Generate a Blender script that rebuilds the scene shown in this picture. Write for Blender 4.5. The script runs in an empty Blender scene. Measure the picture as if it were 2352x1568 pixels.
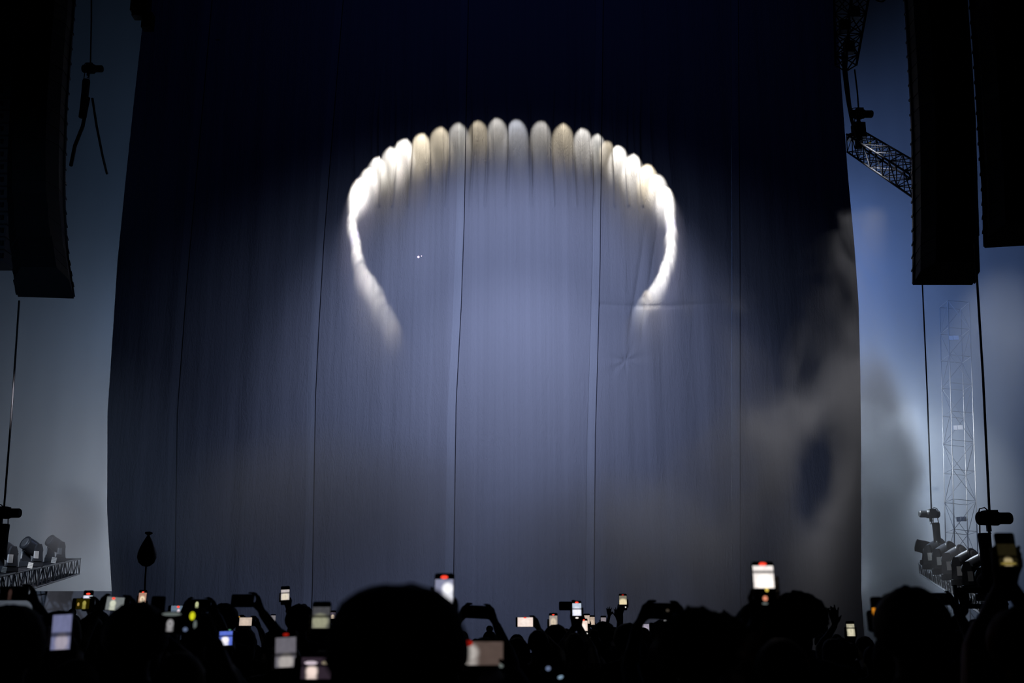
import bpy, math, random
import numpy as np
from mathutils import Vector, Matrix, noise
C = bpy.context.scene
COL = C.collection
PI = math.pi
random.seed(7)

# ------------------------------------------------------------------ camera
F_PX = 2482.0
PITCH = math.radians(13.9)
CAM = Vector((0.0, 0.0, 1.75))
cd = bpy.data.cameras.new('camera')
cam = bpy.data.objects.new('camera', cd); COL.objects.link(cam)
cam.location = CAM
cam.rotation_euler = (PI / 2 + PITCH, 0, 0)
cd.sensor_width = 36.0
cd.lens = 36.0 * F_PX / 2352.0
cd.clip_end = 300
cd.dof.use_dof = True
cd.dof.focus_distance = 24.0
cd.dof.aperture_fstop = 2.6
C.camera = cam

def at(px, py, Y):
    """point of the place that lies Y metres ahead of the camera, seen at this pixel of the 2352x1568 frame"""
    r = (px - 1176.0) / F_PX
    u = (784.0 - py) / F_PX
    d = Vector((r, math.cos(PITCH) - u * math.sin(PITCH), math.sin(PITCH) + u * math.cos(PITCH)))
    return CAM + d * (Y / d.y)

# ------------------------------------------------------------------ world, exposure
w = bpy.data.worlds.new('night_sky'); C.world = w
w.use_nodes = True
w.node_tree.nodes['Background'].inputs[0].default_value = (0.25, 0.4, 0.9, 1)
w.node_tree.nodes['Background'].inputs[1].default_value = 0.0012
C.view_settings.view_transform = 'Standard'
C.view_settings.look = 'None'
C.view_settings.exposure = 0.0
C.view_settings.gamma = 1.0
C.view_settings.use_curve_mapping = False
cy = C.cycles
cy.use_denoising = True
cy.max_bounces = 1
cy.diffuse_bounces = 0
cy.glossy_bounces = 1
cy.transmission_bounces = 0
cy.volume_bounces = 0
cy.transparent_max_bounces = 6
cy.volume_step_rate = 1.0
cy.volume_max_steps = 96
cy.caustics_reflective = False
cy.caustics_refractive = False

# ------------------------------------------------------------------ stage lighting
CY = 30.0            # the curtain hangs 30 m ahead of the camera
def spot(loc, target, power, half, blend, color, radius=0.03, name='stage_or_added_spotlight'):
    l = bpy.data.lights.new(name, 'SPOT')
    l.energy = power; l.color = color
    l.spot_size = math.radians(2 * half); l.spot_blend = blend
    l.shadow_soft_size = radius
    o = bpy.data.objects.new(name, l); COL.objects.link(o)
    o.location = loc
    o.rotation_euler = (Vector(target) - Vector(loc)).to_track_quat('-Z', 'Y').to_euler()
    return o

# fixtures of the ring truss just behind the curtain: (px, py of the top of its pool, power, spread, hue)
WARM = (1.0, 0.86, 0.62); NEUT = (1.0, 0.95, 0.86); COOL = (0.92, 0.94, 1.0); VIO = (0.85, 0.8, 1.0)
RING = [(903,720,9,1.3,WARM),(888,690,14,1.2,NEUT),(868,645,26,1.1,NEUT),(851,622,32,1,NEUT),(836,596,48,1,NEUT),(822,560,70,.9,NEUT),
        (814,522,80,.85,VIO),(811,486,80,.85,NEUT),(815,456,80,.85,NEUT),(822,428,80,.9,NEUT),(832,404,85,.95,NEUT),(848,380,90,1,NEUT),
        (870,356,95,1,NEUT),(898,333,105,1.05,NEUT),(929,314,105,1.1,NEUT),(966,301,80,1.1,WARM),(1009,288,70,1.1,WARM),
        (1050,279,62,1.1,NEUT),(1098,274,48,1.1,WARM),(1139,268,56,1.0,NEUT),(1188,271,56,1.1,COOL),(1244,274,56,1.1,NEUT),
        (1295,281,56,1.1,WARM),(1338,291,62,1.0,NEUT),(1370,305,44,.8,NEUT),(1394,318,24,.8,WARM),(1424,330,85,1.0,NEUT),
        (1455,349,105,1.05,NEUT),(1485,372,105,1.05,WARM),(1510,395,90,1,NEUT),(1528,424,90,1,NEUT),(1537,458,95,1,NEUT),
        (1541,492,95,1,VIO),(1541,526,95,1,NEUT),(1536,560,90,1,NEUT),(1528,594,85,1,NEUT),(1516,622,75,1.05,NEUT),
        (1503,646,55,1.1,NEUT),(1484,662,36,1.1,WARM),(1462,690,20,1.2,COOL)]
mid_ = []
for a_, b_ in zip(RING, RING[1:]):
    mid_.append(a_)
    if a_[1] > 400 and b_[1] > 400: mid_.append(((a_[0] + b_[0]) / 2, (a_[1] + b_[1]) / 2, (a_[2] + b_[2]) / 2, (a_[3] + b_[3]) / 2, NEUT))
RING = mid_ + [RING[-1]]
rl = random.Random(5)
for px, py, pw, s, hue in RING:
    p = at(px, py, CY)
    dx = abs(px - 1178)
    if py > 425: b, k, hf = 0.34 * s, pw * 0.55, 15       # the two sides
    elif dx > 205: b, k, hf = 0.50 * s, pw * 2.1, 17      # the two shoulders
    else: b, k, hf = 0.50 * s, pw * 1.25, 18.5            # the crown
    if py > 590 and px < 1178: b, k, hf = b * 1.5, k * 2.0, 13
    b *= rl.uniform(0.95, 1.05); k *= rl.uniform(0.85, 1.2)
    spot((p.x, CY + b, p.z + 0.88 * b), (p.x + rl.uniform(-.05, .05), CY, p.z - 0.82 * b), k, hf, 0.75, hue, 0.03)
    # an unseen softer, deeper lamp added for the glow that trails down the cloth
    if dx < 330: spot((p.x, CY + 0.7, p.z + 0.2), (p.x, CY, p.z - 1.0), k * 0.16, 25, 1.0, WARM, 0.05)
    else: spot((p.x, CY + 0.8, p.z + 0.6), (p.x, CY, p.z - 0.9), k * 0.12, 17, 1.0, VIO, 0.05)

# unseen lamps put in to light the haze, backing sheet and gear beside the stage
def lamp(loc, target, power, half, blend, color, radius=0.3):
    return spot(loc, target, power, half, blend, color, radius, 'unseen_lamp')
lamp((-10.2, 39, 4.2), (-15.2, 47, 5.2), 4700, 52, 1.0, (0.84, 0.89, 1.0), 0.6)
lamp((-10.5, 35, 12.0), (-16.0, 47, 9.0), 1700, 60, 1.0, (0.36, 0.58, 1.0), 0.6)
lamp(at(2075, 960, 40), (13.6, 47, 8.0), 3300, 62, 1.0, (0.70, 0.84, 1.0), 0.7)
lamp((12.6, 40, 2.6), (13.4, 47, 6.0), 2600, 60, 1.0, (0.70, 0.84, 1.0), 0.5)
lamp((8.3, 37, 14.5), (17.0, 47, 13), 6500, 60, 1.0, (0.22, 0.40, 1.0), 0.6)
lamp((9.8, 33.5, 8.0), (15.5, 28, 2.8), 1500, 40, 0.6, (0.80, 0.90, 1.0), 0.1)
lamp((-15.0, 16, 10.0), (-13.5, 25, 5.5), 2600, 24, 1.0, (0.6, 0.75, 1.0), 0.3)  # unseen front lamp added to brighten the left truss gear
lamp((-9.8, 37, 19.0), (-17.0, 47, 22.0), 480, 60, 1.0, (0.35, 0.58, 1.0), 0.6)
lamp((-5.0, 8, 3.0), (-9.6, 20.6, 8.2), 420, 13, 1.0, (0.35, 0.6, 1.0), 0.3)  # unseen front lamp added to lift the left array's face
lamp((14.0, 25, 13.0), at(2200, 990, 41), 10000, 11, 0.8, (0.85, 0.92, 1.0), 0.2)  # unseen front lamp added to brighten the tower and its signs
lamp((-9.5, 20, 7.0), (-12.6, 31, 1.4), 1700, 10, 1.0, (0.95, 0.93, 1.0), 0.3)  # unseen front lamp added to brighten the stage wing

# wide washes from deep inside the stage
def wash(px, py, back, tpx, tpy, power, half, blend, color, radius=0.15):
    a_ = at(px, py, CY); t_ = at(tpx, tpy, CY)
    spot((a_.x, CY + back, a_.z), (t_.x, CY, t_.z), power, half, blend, color, radius)
wash(1178, 296, 8.0, 1180, 790, 1500, 38, 0.75, (0.52, 0.60, 1.0))
wash(1180, 620, 7.0, 1190, 890, 540, 30, 1.0, (0.56, 0.63, 1.0))
wash(1130, 580, 9.0, 1150, 1020, 640, 60, 1.0, (0.42, 0.55, 1.0))
wash(1178, -300, 12.0, 1178, 250, 90, 75, 1.0, (0.12, 0.2, 1.0))
# unseen overhead lamps added to light the smoke in front of the curtain
for x_, z_, p_, h_ in ((9.0, 17.0, 3100, 19), (5.5, 17.0, 2500, 19), (1.0, 21.5, 3200, 15), (-5.0, 21.5, 3200, 15), (-12.5, 21.5, 400, 9)):
    lamp((x_, 27.2, z_), (x_, 27.4, 3.0), p_, h_, 1.0, (0.92, 0.94, 1.0), 0.25)
# ------------------------------------------------------------------ helpers
def tag(o, label=None, cat=None, group=None, kind=None):
    if label: o['label'] = label
    if cat: o['category'] = cat
    if group: o['group'] = group
    if kind: o['kind'] = kind
    return o

def empty(name, loc=(0, 0, 0), rz=0.0):
    o = bpy.data.objects.new(name, None); COL.objects.link(o)
    o.location = loc; o.rotation_euler = (0, 0, rz); o.empty_display_size = 0.1
    return o

class MB:
    """collects closed shapes into one mesh"""
    def __init__(s): s.v = []; s.f = []
    def add(s, vs, fs):
        n = len(s.v); s.v.extend([tuple(v) for v in vs]); s.f.extend([tuple(i + n for i in f) for f in fs]); return s
    def box(s, c, size, M=None):
        x, y, z = [k / 2 for k in size]; c = Vector(c)
        vs = [Vector((i * x, j * y, k * z)) for i in (-1, 1) for j in (-1, 1) for k in (-1, 1)]
        if M is not None: vs = [M @ v for v in vs]
        return s.add([v + c for v in vs], [(0, 1, 3, 2), (4, 6, 7, 5), (0, 4, 5, 1), (2, 3, 7, 6), (0, 2, 6, 4), (1, 5, 7, 3)])
    def loft(s, rings, caps=True):
        """rings: lists of equal length"""
        n = len(rings[0]); vs = [p for r in rings for p in r]; fs = []
        for k in range(len(rings) - 1):
            for i in range(n):
                j = (i + 1) % n
                fs.append((k * n + i, k * n + j, (k + 1) * n + j, (k + 1) * n + i))
        if caps:
            fs.append(tuple(reversed(range(n)))); fs.append(tuple((len(rings) - 1) * n + i for i in range(n)))
        return s.add(vs, fs)
    def tube(s, pts, r, n=8):
        pts = [Vector(p) for p in pts]
        rs = r if isinstance(r, (list, tuple)) else [r] * len(pts)
        rings = []
        t0 = (pts[1] - pts[0]).normalized()
        up = Vector((0, 0, 1)) if abs(t0.z) < 0.9 else Vector((1, 0, 0))
        a = t0.cross(up).normalized()
        for i, p in enumerate(pts):
            t = (pts[min(i + 1, len(pts) - 1)] - pts[max(i - 1, 0)]).normalized()
            a = (a - t * a.dot(t)).normalized(); c = t.cross(a)
            rings.append([p + (a * math.cos(2 * PI * k / n) + c * math.sin(2 * PI * k / n)) * rs[i] for k in range(n)])
        return s.loft(rings)
    def capsule(s, p, q, r1, r2, n=10):
        p = Vector(p); q = Vector(q); t = (q - p)
        if t.length < 1e-5: return s.ball(p, (r1, r1, r1))
        t.normalize()
        pts = []; rs = []
        for a in (80, 50, 20): pts.append(p - t * r1 * math.sin(math.radians(a))); rs.append(r1 * math.cos(math.radians(a)))
        for a in (0, 20, 50, 80): pts.append(q + t * r2 * math.sin(math.radians(a))); rs.append(r2 * math.cos(math.radians(a)))
        pts.insert(3, p + t * 1e-4); rs.insert(3, r1)
        return s.tube(pts, rs, n)
    def ball(s, c, r, M=None, nu=14, nv=9):
        c = Vector(c); rings = []
        for j in range(1, nv):
            th = PI * j / nv
            ring = []
            for i in range(nu):
                ph = 2 * PI * i / nu
                v = Vector((r[0] * math.sin(th) * math.cos(ph), r[1] * math.sin(th) * math.sin(ph), r[2] * math.cos(th)))
                if M is not None: v = M @ v
                ring.append(c + v)
            rings.append(ring)
        return s.loft(rings)
    def lathe(s, prof, c=(0, 0, 0), n=20, M=None):
        c = Vector(c); rings = []
        for r, z in prof:
            ring = []
            for i in range(n):
                v = Vector((r * math.cos(2 * PI * i / n), r * math.sin(2 * PI * i / n), z))
                if M is not None: v = M @ v
                ring.append(c + v)
            rings.append(ring)
        return s.loft(rings)
    def mesh(s, name):
        me = bpy.data.meshes.new(name); me.from_pydata(s.v, [], s.f); me.update(); return me
    def build(s, name, mat, parent=None, smooth=False, bevel=0.0):
        me = s.mesh(name)
        import bmesh
        bm = bmesh.new(); bm.from_mesh(me); bmesh.ops.recalc_face_normals(bm, faces=bm.faces)
        if bevel: bmesh.ops.bevel(bm, geom=bm.edges[:] , offset=bevel, segments=2, affect='EDGES', profile=0.5)
        bm.to_mesh(me); bm.free()
        if mat: me.materials.append(mat)
        if smooth: me.shade_smooth()
        o = bpy.data.objects.new(name, me); COL.objects.link(o)
        if parent is not None: o.parent = parent
        return o

def mat(name, col, rough=0.6, metal=0.0, var=0.25, scale=6.0, bump=0.0, emit=None, estr=0.0):
    m = bpy.data.materials.new(name); m.use_nodes = True
    nt = m.node_tree; B = nt.nodes['Principled BSDF']
    B.inputs['Roughness'].default_value = rough; B.inputs['Metallic'].default_value = metal
    tc = nt.nodes.new('ShaderNodeTexCoord'); nz = nt.nodes.new('ShaderNodeTexNoise')
    nz.inputs['Scale'].default_value = scale; nz.inputs['Detail'].default_value = 3
    nt.links.new(tc.outputs['Object'], nz.inputs['Vector'])
    mx = nt.nodes.new('ShaderNodeMix'); mx.data_type = 'RGBA'
    mx.inputs[6].default_value = tuple(c * (1 - var) for c in col) + (1,)
    mx.inputs[7].default_value = tuple(min(1, c * (1 + var)) for c in col) + (1,)
    nt.links.new(nz.outputs['Fac'], mx.inputs[0]); nt.links.new(mx.outputs[2], B.inputs['Base Color'])
    if bump:
        bp = nt.nodes.new('ShaderNodeBump'); bp.inputs['Strength'].default_value = bump; bp.inputs['Distance'].default_value = 0.02
        nt.links.new(nz.outputs['Fac'], bp.inputs['Height']); nt.links.new(bp.outputs['Normal'], B.inputs['Normal'])
    if emit:
        B.inputs['Emission Color'].default_value = emit + (1,); B.inputs['Emission Strength'].default_value = estr
    return m

M_BLACK = mat('black_paint', (0.008, 0.008, 0.009), 0.7)
M_SPEAKER = mat('speaker_paint', (0.016, 0.017, 0.02), 0.75)
M_METAL = mat('dark_metal', (0.09, 0.09, 0.10), 0.45, 0.6)
M_ALU = mat('aluminium', (0.45, 0.46, 0.48), 0.35, 0.7)
M_BAG = mat('black_canvas', (0.010, 0.010, 0.011), 0.9, bump=0.3)
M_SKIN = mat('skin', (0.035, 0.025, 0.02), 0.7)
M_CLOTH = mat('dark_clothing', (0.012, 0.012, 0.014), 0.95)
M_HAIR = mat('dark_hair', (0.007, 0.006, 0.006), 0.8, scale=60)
M_PHONE = mat('phone_shell', (0.006, 0.006, 0.007), 0.4)
M_LABEL = mat('white_label', (0.9, 0.9, 0.88), 0.6, var=0.05)
M_CHAIN = mat('chain_steel', (0.03, 0.03, 0.035), 0.5, 0.5)
M_FLOOR = mat('arena_floor', (0.02, 0.02, 0.02), 0.85, scale=1.5)
M_DECK = mat('stage_deck_grey', (0.16, 0.17, 0.20), 0.8)

# ------------------------------------------------------------------ curtain
def cloth_mat(name, trans, bumpk=1.0):
    m = bpy.data.materials.new(name); m.use_nodes = True
    nt = m.node_tree; nt.nodes.remove(nt.nodes['Principled BSDF'])
    out = nt.nodes['Material Output']
    tc = nt.nodes.new('ShaderNodeTexCoord')
    def nz(scale, sx, sz, detail, dist=0.0, rot=0.0):
        mp = nt.nodes.new('ShaderNodeMapping'); mp.inputs['Scale'].default_value = (sx, 1, sz); mp.inputs['Rotation'].default_value = (0, rot, 0)
        n = nt.nodes.new('ShaderNodeTexNoise'); n.inputs['Scale'].default_value = scale; n.inputs['Detail'].default_value = detail
        n.inputs['Distortion'].default_value = dist
        nt.links.new(tc.outputs['Object'], mp.inputs['Vector']); nt.links.new(mp.outputs['Vector'], n.inputs['Vector'])
        return n.outputs['Fac']
    def ma(op, a, b_):
        n = nt.nodes.new('ShaderNodeMath'); n.operation = op
        for i, v in enumerate((a, b_)):
            if isinstance(v, (int, float)): n.inputs[i].default_value = v
            else: nt.links.new(v, n.inputs[i])
        return n.outputs[0]
    h = ma('ADD', ma('MULTIPLY', nz(1.0, 2.2, 0.18, 2), 0.35), ma('MULTIPLY', nz(1.0, 7, 1.2, 3, 0.8, 0.15), 0.5))
    h = ma('ADD', h, ma('MULTIPLY', nz(1.0, 16, 5, 3, 1.5, -0.3), 0.3))
    bp = nt.nodes.new('ShaderNodeBump'); bp.inputs['Strength'].default_value = 0.7 * bumpk; bp.inputs['Distance'].default_value = 0.06
    nt.links.new(h, bp.inputs['Height'])
    # the weave lets through a little more in some warp threads than in others
    var = ma('ADD', 0.86, ma('MULTIPLY', nz(1.0, 9, 0.05, 2), 0.28))
    def col(k):
        c = nt.nodes.new('ShaderNodeCombineColor')
        for i, q in enumerate(k): nt.links.new(ma('MULTIPLY', var, q), c.inputs[i])
        return c.outputs[0]
    tr = nt.nodes.new('ShaderNodeBsdfTranslucent'); nt.links.new(col(trans), tr.inputs['Color']); nt.links.new(bp.outputs['Normal'], tr.inputs['Normal'])
    df = nt.nodes.new('ShaderNodeBsdfDiffuse'); df.inputs['Color'].default_value = (0.045, 0.05, 0.06, 1); nt.links.new(bp.outputs['Normal'], df.inputs['Normal'])
    ad = nt.nodes.new('ShaderNodeAddShader'); nt.links.new(tr.outputs[0], ad.inputs[0]); nt.links.new(df.outputs[0], ad.inputs[1])
    nt.links.new(ad.outputs[0], out.inputs['Surface'])
    return m
M_CURT = cloth_mat('curtain_cloth', (0.50, 0.50, 0.52))
M_HEM = cloth_mat('curtain_hem_cloth', (0.58, 0.59, 0.61), 0.7)
M_SEAM = cloth_mat('curtain_seam_thread', (0.10, 0.10, 0.12), 0.3)

ZT, ZB = 21.0, 0.45
def polyX(pts):
    """edge or seam drawn by points of the frame -> X as a function of height on the curtain plane"""
    w_ = [at(px, py, CY) for px, py in pts]
    zs = np.array([p.z for p in w_])[::-1]; xs = np.array([p.x for p in w_])[::-1]
    def fn(z):
        r = np.interp(z, zs, xs)
        sl_t = (xs[-1] - xs[-2]) / (zs[-1] - zs[-2])
        return np.where(z > zs[-1], xs[-1] + sl_t * (z - zs[-1]), r)
    return fn
LINES = [polyX([(333,0),(327,60),(308,230),(290,400),(270,600),(257,800),(247,950),(246,1170),(257,1360)]),
         polyX([(470,200),(430,650),(408,950),(402,1360)]),
         polyX([(765,300),(757,400),(745,550),(733,750),(725,920),(718,1360)]),
         polyX([(1072,230),(1067,500),(1060,700),(1048,930),(1042,1360)]),
         polyX([(1383,250),(1381,400),(1379,600),(1374,800),(1368,1000),(1365,1360)]),
         polyX([(1698,300),(1700,600),(1701,1180),(1701,1360)]),
         polyX([(1919,0),(1930,160),(1947,400),(1962,560),(1972,700),(1976,850),(1978,1000),(1978,1360)])]
HEMW = 0.24
rng = np.random.RandomState(3)
WV = [(rng.uniform(3, 16), rng.uniform(0, 6.28), rng.uniform(0.0, 0.12), rng.uniform(.2, .9), rng.uniform(0, 6.28)) for _ in range(14)]
PR = at(1178, 300, CY); PC = at(1437, 828, CY); CR = at(1540, 700, CY).z
def fold(X, Z):
    d = np.zeros_like(X)
    for k, ph, sl, zk, zp in WV:
        d += 0.034 / k * np.sin(k * X + ph + sl * Z) * (0.6 + 0.4 * np.sin(zk * Z + zp))
    # hanging folds gathered round the lit ring
    g = np.exp(-((Z - PR.z + 0.5) / 1.8) ** 2) * (np.abs(X - PR.x) < 5.2)
    d += 0.075 * g * np.abs(np.sin(PI * (X - PR.x) / 0.52 + 0.25 * np.sin(1.3 * Z))) ** 0.6
    for px_ in (873, 908, 945, 985, 1028, 1084, 1116, 1166, 1217, 1270, 1320, 1356, 1406, 1440, 1471):
        pf = at(px_, 320, CY).x
        d -= 0.085 * g * np.exp(-np.abs((X - pf - 0.04 * np.sin(1.1 * Z + px_)) / 0.045) ** 1.5) * (Z > PR.z - 2.4)
    # crease across the fourth panel and a pinched spot
    m_ = ((X > LINES[4](Z)) & (X < LINES[5](Z)))
    d += m_ * 0.035 * np.exp(-(np.abs(Z - CR - 0.05 * np.sin(1.2 * X)) / 0.05))
    r = np.sqrt((X - PC.x) ** 2 + ((Z - PC.z)) ** 2)
    d += 0.06 * np.exp(-r / 0.10) + 0.018 * np.exp(-r / 0.45) * np.sin(7 * np.arctan2(Z - PC.z, X - PC.x)) 
    # long diagonal pull from the ring's right foot to the pinch
    q = at(1490, 470, CY)
    t = np.clip((q.z - Z) / (q.z - PC.z), 0, 1); xl = q.x + (PC.x - q.x) * t
    d += 0.035 * np.exp(-((X - xl) / 0.07) ** 2) * (t > 0) * (t < 1) * np.sin(PI * t)
    d += 0.025 * np.exp(-((X - xl - 0.35) / 0.06) ** 2) * (t > 0) * (t < 1) * np.sin(PI * t)
    return d
def sheet(name, xa, xb, nu, nvv, m, parent, dy=0.0):
    z = np.linspace(ZB, ZT, nvv)[:, None] * np.ones((1, nu))
    u = np.linspace(0, 1, nu)[None, :]
    X = xa(z[:, :1]) * (1 - u) + xb(z[:, :1]) * u
    Y = CY + dy - fold(X, z)
    V = np.stack([X, Y, z], -1).reshape(-1, 3)
    i = np.arange(nvv - 1)[:, None] * nu + np.arange(nu - 1)[None, :]
    Fq = np.stack([i, i + 1, i + nu + 1, i + nu], -1).reshape(-1, 4)
    me = bpy.data.meshes.new(name)
    me.vertices.add(len(V)); me.vertices.foreach_set('co', V.ravel())
    me.loops.add(Fq.size); me.loops.foreach_set('vertex_index', Fq.ravel())
    me.polygons.add(len(Fq)); me.polygons.foreach_set('loop_start', np.arange(len(Fq)) * 4)
    me.polygons.foreach_set('loop_total', np.full(len(Fq), 4)); me.update(calc_edges=True)
    me.materials.append(m); me.shade_smooth()
    o = bpy.data.objects.new(name, me); COL.objects.link(o); o.parent = parent
    return o
curtain = tag(empty('stage_curtain'), 'huge dark grey cloth curtain hiding the stage, lit by a glowing ring of lights', 'curtain')
for k in range(6):
    xa, xb = LINES[k], LINES[k + 1]
    last = (k == 5)
    xh = xb if last else (lambda z, f=xb: f(z) - HEMW)
    sheet('cloth_panel', xa, xh, 190 if k else 80, 380, M_CURT, curtain)
    if not last:
        sheet('hem_band', xh, (lambda z, f=xb: f(z) - 0.015), 9, 300, M_HEM, curtain, -0.012)
        sheet('seam', (lambda z, f=xb: f(z) - 0.019), (lambda z, f=xb: f(z) + 0.006), 2, 300, M_SEAM, curtain, -0.014)

# ------------------------------------------------------------------ setting
tag(MB().box((0, 22, -0.05), (90, 80, 0.1)).build('floor', M_FLOOR), kind='structure')
tag(MB().box((-0.9, 38.0, 1.0), (19.0, 13.0, 2.0)).build('stage_deck', M_DECK), kind='structure')
M_BACKING = mat('added_backing_sheet', (0.42, 0.44, 0.47), 0.95, var=0.04, scale=0.7)  # added sheet that catches lamp light, standing in for glowing haze at the sides
mb = MB()
for x0, x1, zt in ((-40, 40, 34),):
    n = 400; vs = []; fs = []
    for i in range(n + 1):
        x = x0 + (x1 - x0) * i / n; y = 47 + 0.006 * math.sin(x * 5.1) + 0.02 * math.sin(x * 1.7 + 1)
        vs += [(x, y, -0.0), (x, y, zt)]
    for i in range(n): fs.append((2 * i, 2 * i + 2, 2 * i + 3, 2 * i + 1))
    mb.add(vs, fs)
tag(mb.build('glow_backing', M_BACKING, smooth=True), kind='structure')
# ------------------------------------------------------------------ line arrays of loudspeakers
def line_array(label, group, path, width, cab_h, n, yaw=0.0, mt=M_SPEAKER, depth=0.75):
    """path: world points of the front bottom-up along the hang; cabinets follow it"""
    root = tag(empty('line_array', path[0]), label, 'loudspeaker array', group)
    P = [Vector(p) for p in path]
    L = [0]
    for i in range(1, len(P)): L.append(L[-1] + (P[i] - P[i - 1]).length)
    def along(s_):
        for i in range(1, len(P)):
            if s_ <= L[i] or i == len(P) - 1:
                t = (s_ - L[i - 1]) / (L[i] - L[i - 1]); return P[i - 1].lerp(P[i], t)
    base = P[0].copy()
    step = L[-1] / n
    for k in range(n):
        a_ = along(k * step); c_ = along((k + 1) * step)
        up = (c_ - a_).normalized(); side = Vector((math.cos(yaw), math.sin(yaw), 0))
        fw = side.cross(up).normalized()          # away from the audience
        M = Matrix((side, fw, up)).transposed()
        mid = (a_ + c_) / 2 - base + fw * depth / 2
        wd = width / 2; h = step * 0.48; m_ = MB()
        ring = lambda zz, q: [mid + M @ Vector(v) for v in ((-wd * q, -depth / 2, zz), (wd * q, -depth / 2, zz), (wd * .97, depth * .1, zz), (wd * .62, depth / 2, zz), (-wd * .62, depth / 2, zz), (-wd * .97, depth * .1, zz))]
        m_.loft([ring(-h, .98), ring(-h * .9, 1), ring(h * .9, 1), ring(h, .98)])
        cab = m_.build('speaker_cabinet', mt, root)
        g = MB()
        g.box(mid + M @ Vector((0, -depth / 2 - .008, 0)), (wd * 1.9, .02, h * 1.7), M)
        g.build('grille', M_BLACK, cab)
        for sx in (-1, 1):
            r = MB()
            r.box(mid + M @ Vector((sx * (wd + .012), -depth * .38, 0)), (.03, .07, h * 2.1), M)
            r.box(mid + M @ Vector((sx * (wd + .02), -depth * .38, h)), (.045, .10, .05), M)
            r.build('rigging_bracket', M_METAL, cab)
    return root
W3 = lambda px, py, Y: at(px, py, Y)
def hang(pts):
    return [W3(*p) for p in pts]
line_array('black main loudspeaker array hanging right of the curtain, in front of the right truss', 'hanging loudspeaker arrays',
           hang([(2165, 655, 20.6), (2164, 560, 20.95), (2161, 440, 21.1), (2158, 300, 21.15), (2150, 150, 21.1), (2140, 0, 21.1), (2132, -120, 21.1)]), 1.20, .36, 24)
line_array('second black loudspeaker array at the right edge, beyond the wide right array', 'hanging loudspeaker arrays',
           hang([(2345, 565, 19.6), (2340, 450, 19.9), (2328, 300, 20), (2318, 150, 20), (2306, 0, 20), (2298, -120, 20)]), 1.32, .36, 20, -0.2)
line_array('dark curved loudspeaker array left of the curtain, its foot bending toward the crowd', 'hanging loudspeaker arrays',
           hang([(106, 684, 20.2), (95, 600, 20.8), (90, 500, 21.2), (90, 400, 21.35), (96, 250, 21.4), (106, 120, 21.4), (116, 0, 21.4), (124, -120, 21.4)]), 1.05, .36, 25, 0.12)
# the second left array turns its flank to us: pale side plates with dark slots
M_GREYCAB = mat('grey_cabinet_side', (0.10, 0.105, 0.12), 0.7)
la = tag(empty('line_array', at(5, 612, 24)), 'grey side-fill loudspeaker array at the left edge, showing its slotted side plates', 'loudspeaker array', 'hanging loudspeaker arrays')
base = at(5, 612, 24)
for k in range(24):
    c_ = at(6 - 0.1 * k, 592 - 29 * k, 24) - base
    cab = MB().box(c_ + Vector((-.12 + .012 * k, .2, 0)), (.42 + .03 * k, .7, .27)).build('speaker_cabinet', M_GREYCAB, la)
    MB().box(c_ + Vector((-.02, -.16, .0)), (.09, .02, .12)).box(c_ + Vector((.075, -.16, .0)), (.055, .02, .12)).build('side_slot', M_BLACK, cab)

# ------------------------------------------------------------------ trusses
def lattice(m_, P, Q, size, bays, r=.025, rb=.013, twist=0.0, size2=None):
    """box truss from P to Q"""
    P = Vector(P); Q = Vector(Q); t = (Q - P).normalized()
    up = Vector((0, 0, 1)) if abs(t.z) < .9 else Vector((0, 1, 0))
    a_ = t.cross(up).normalized(); c_ = a_.cross(t)
    if twist: 
        R_ = Matrix.Rotation(twist, 3, t); a_ = R_ @ a_; c_ = R_ @ c_
    s2 = size2 if size2 else size
    def cor(f):
        z = P.lerp(Q, f); h = (size * (1 - f) + s2 * f) / 2
        return [z + a_ * h * i + c_ * h * j for i, j in ((-1, -1), (1, -1), (1, 1), (-1, 1))]
    A, B_ = cor(0), cor(1)
    for i in range(4): m_.tube([A[i], B_[i]], r, 8)
    for k in range(bays + 1):
        q = cor(k / bays)
        for i in range(4): m_.tube([q[i], q[(i + 1) % 4]], rb, 6)
        if k < bays:
            q2 = cor((k + 1) / bays)
            for i in range(4):
                if (k + i) % 2: m_.tube([q[i], q2[(i + 1) % 4]], rb, 6)
                else: m_.tube([q[(i + 1) % 4], q2[i]], rb, 6)
    return A, B_
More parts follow.
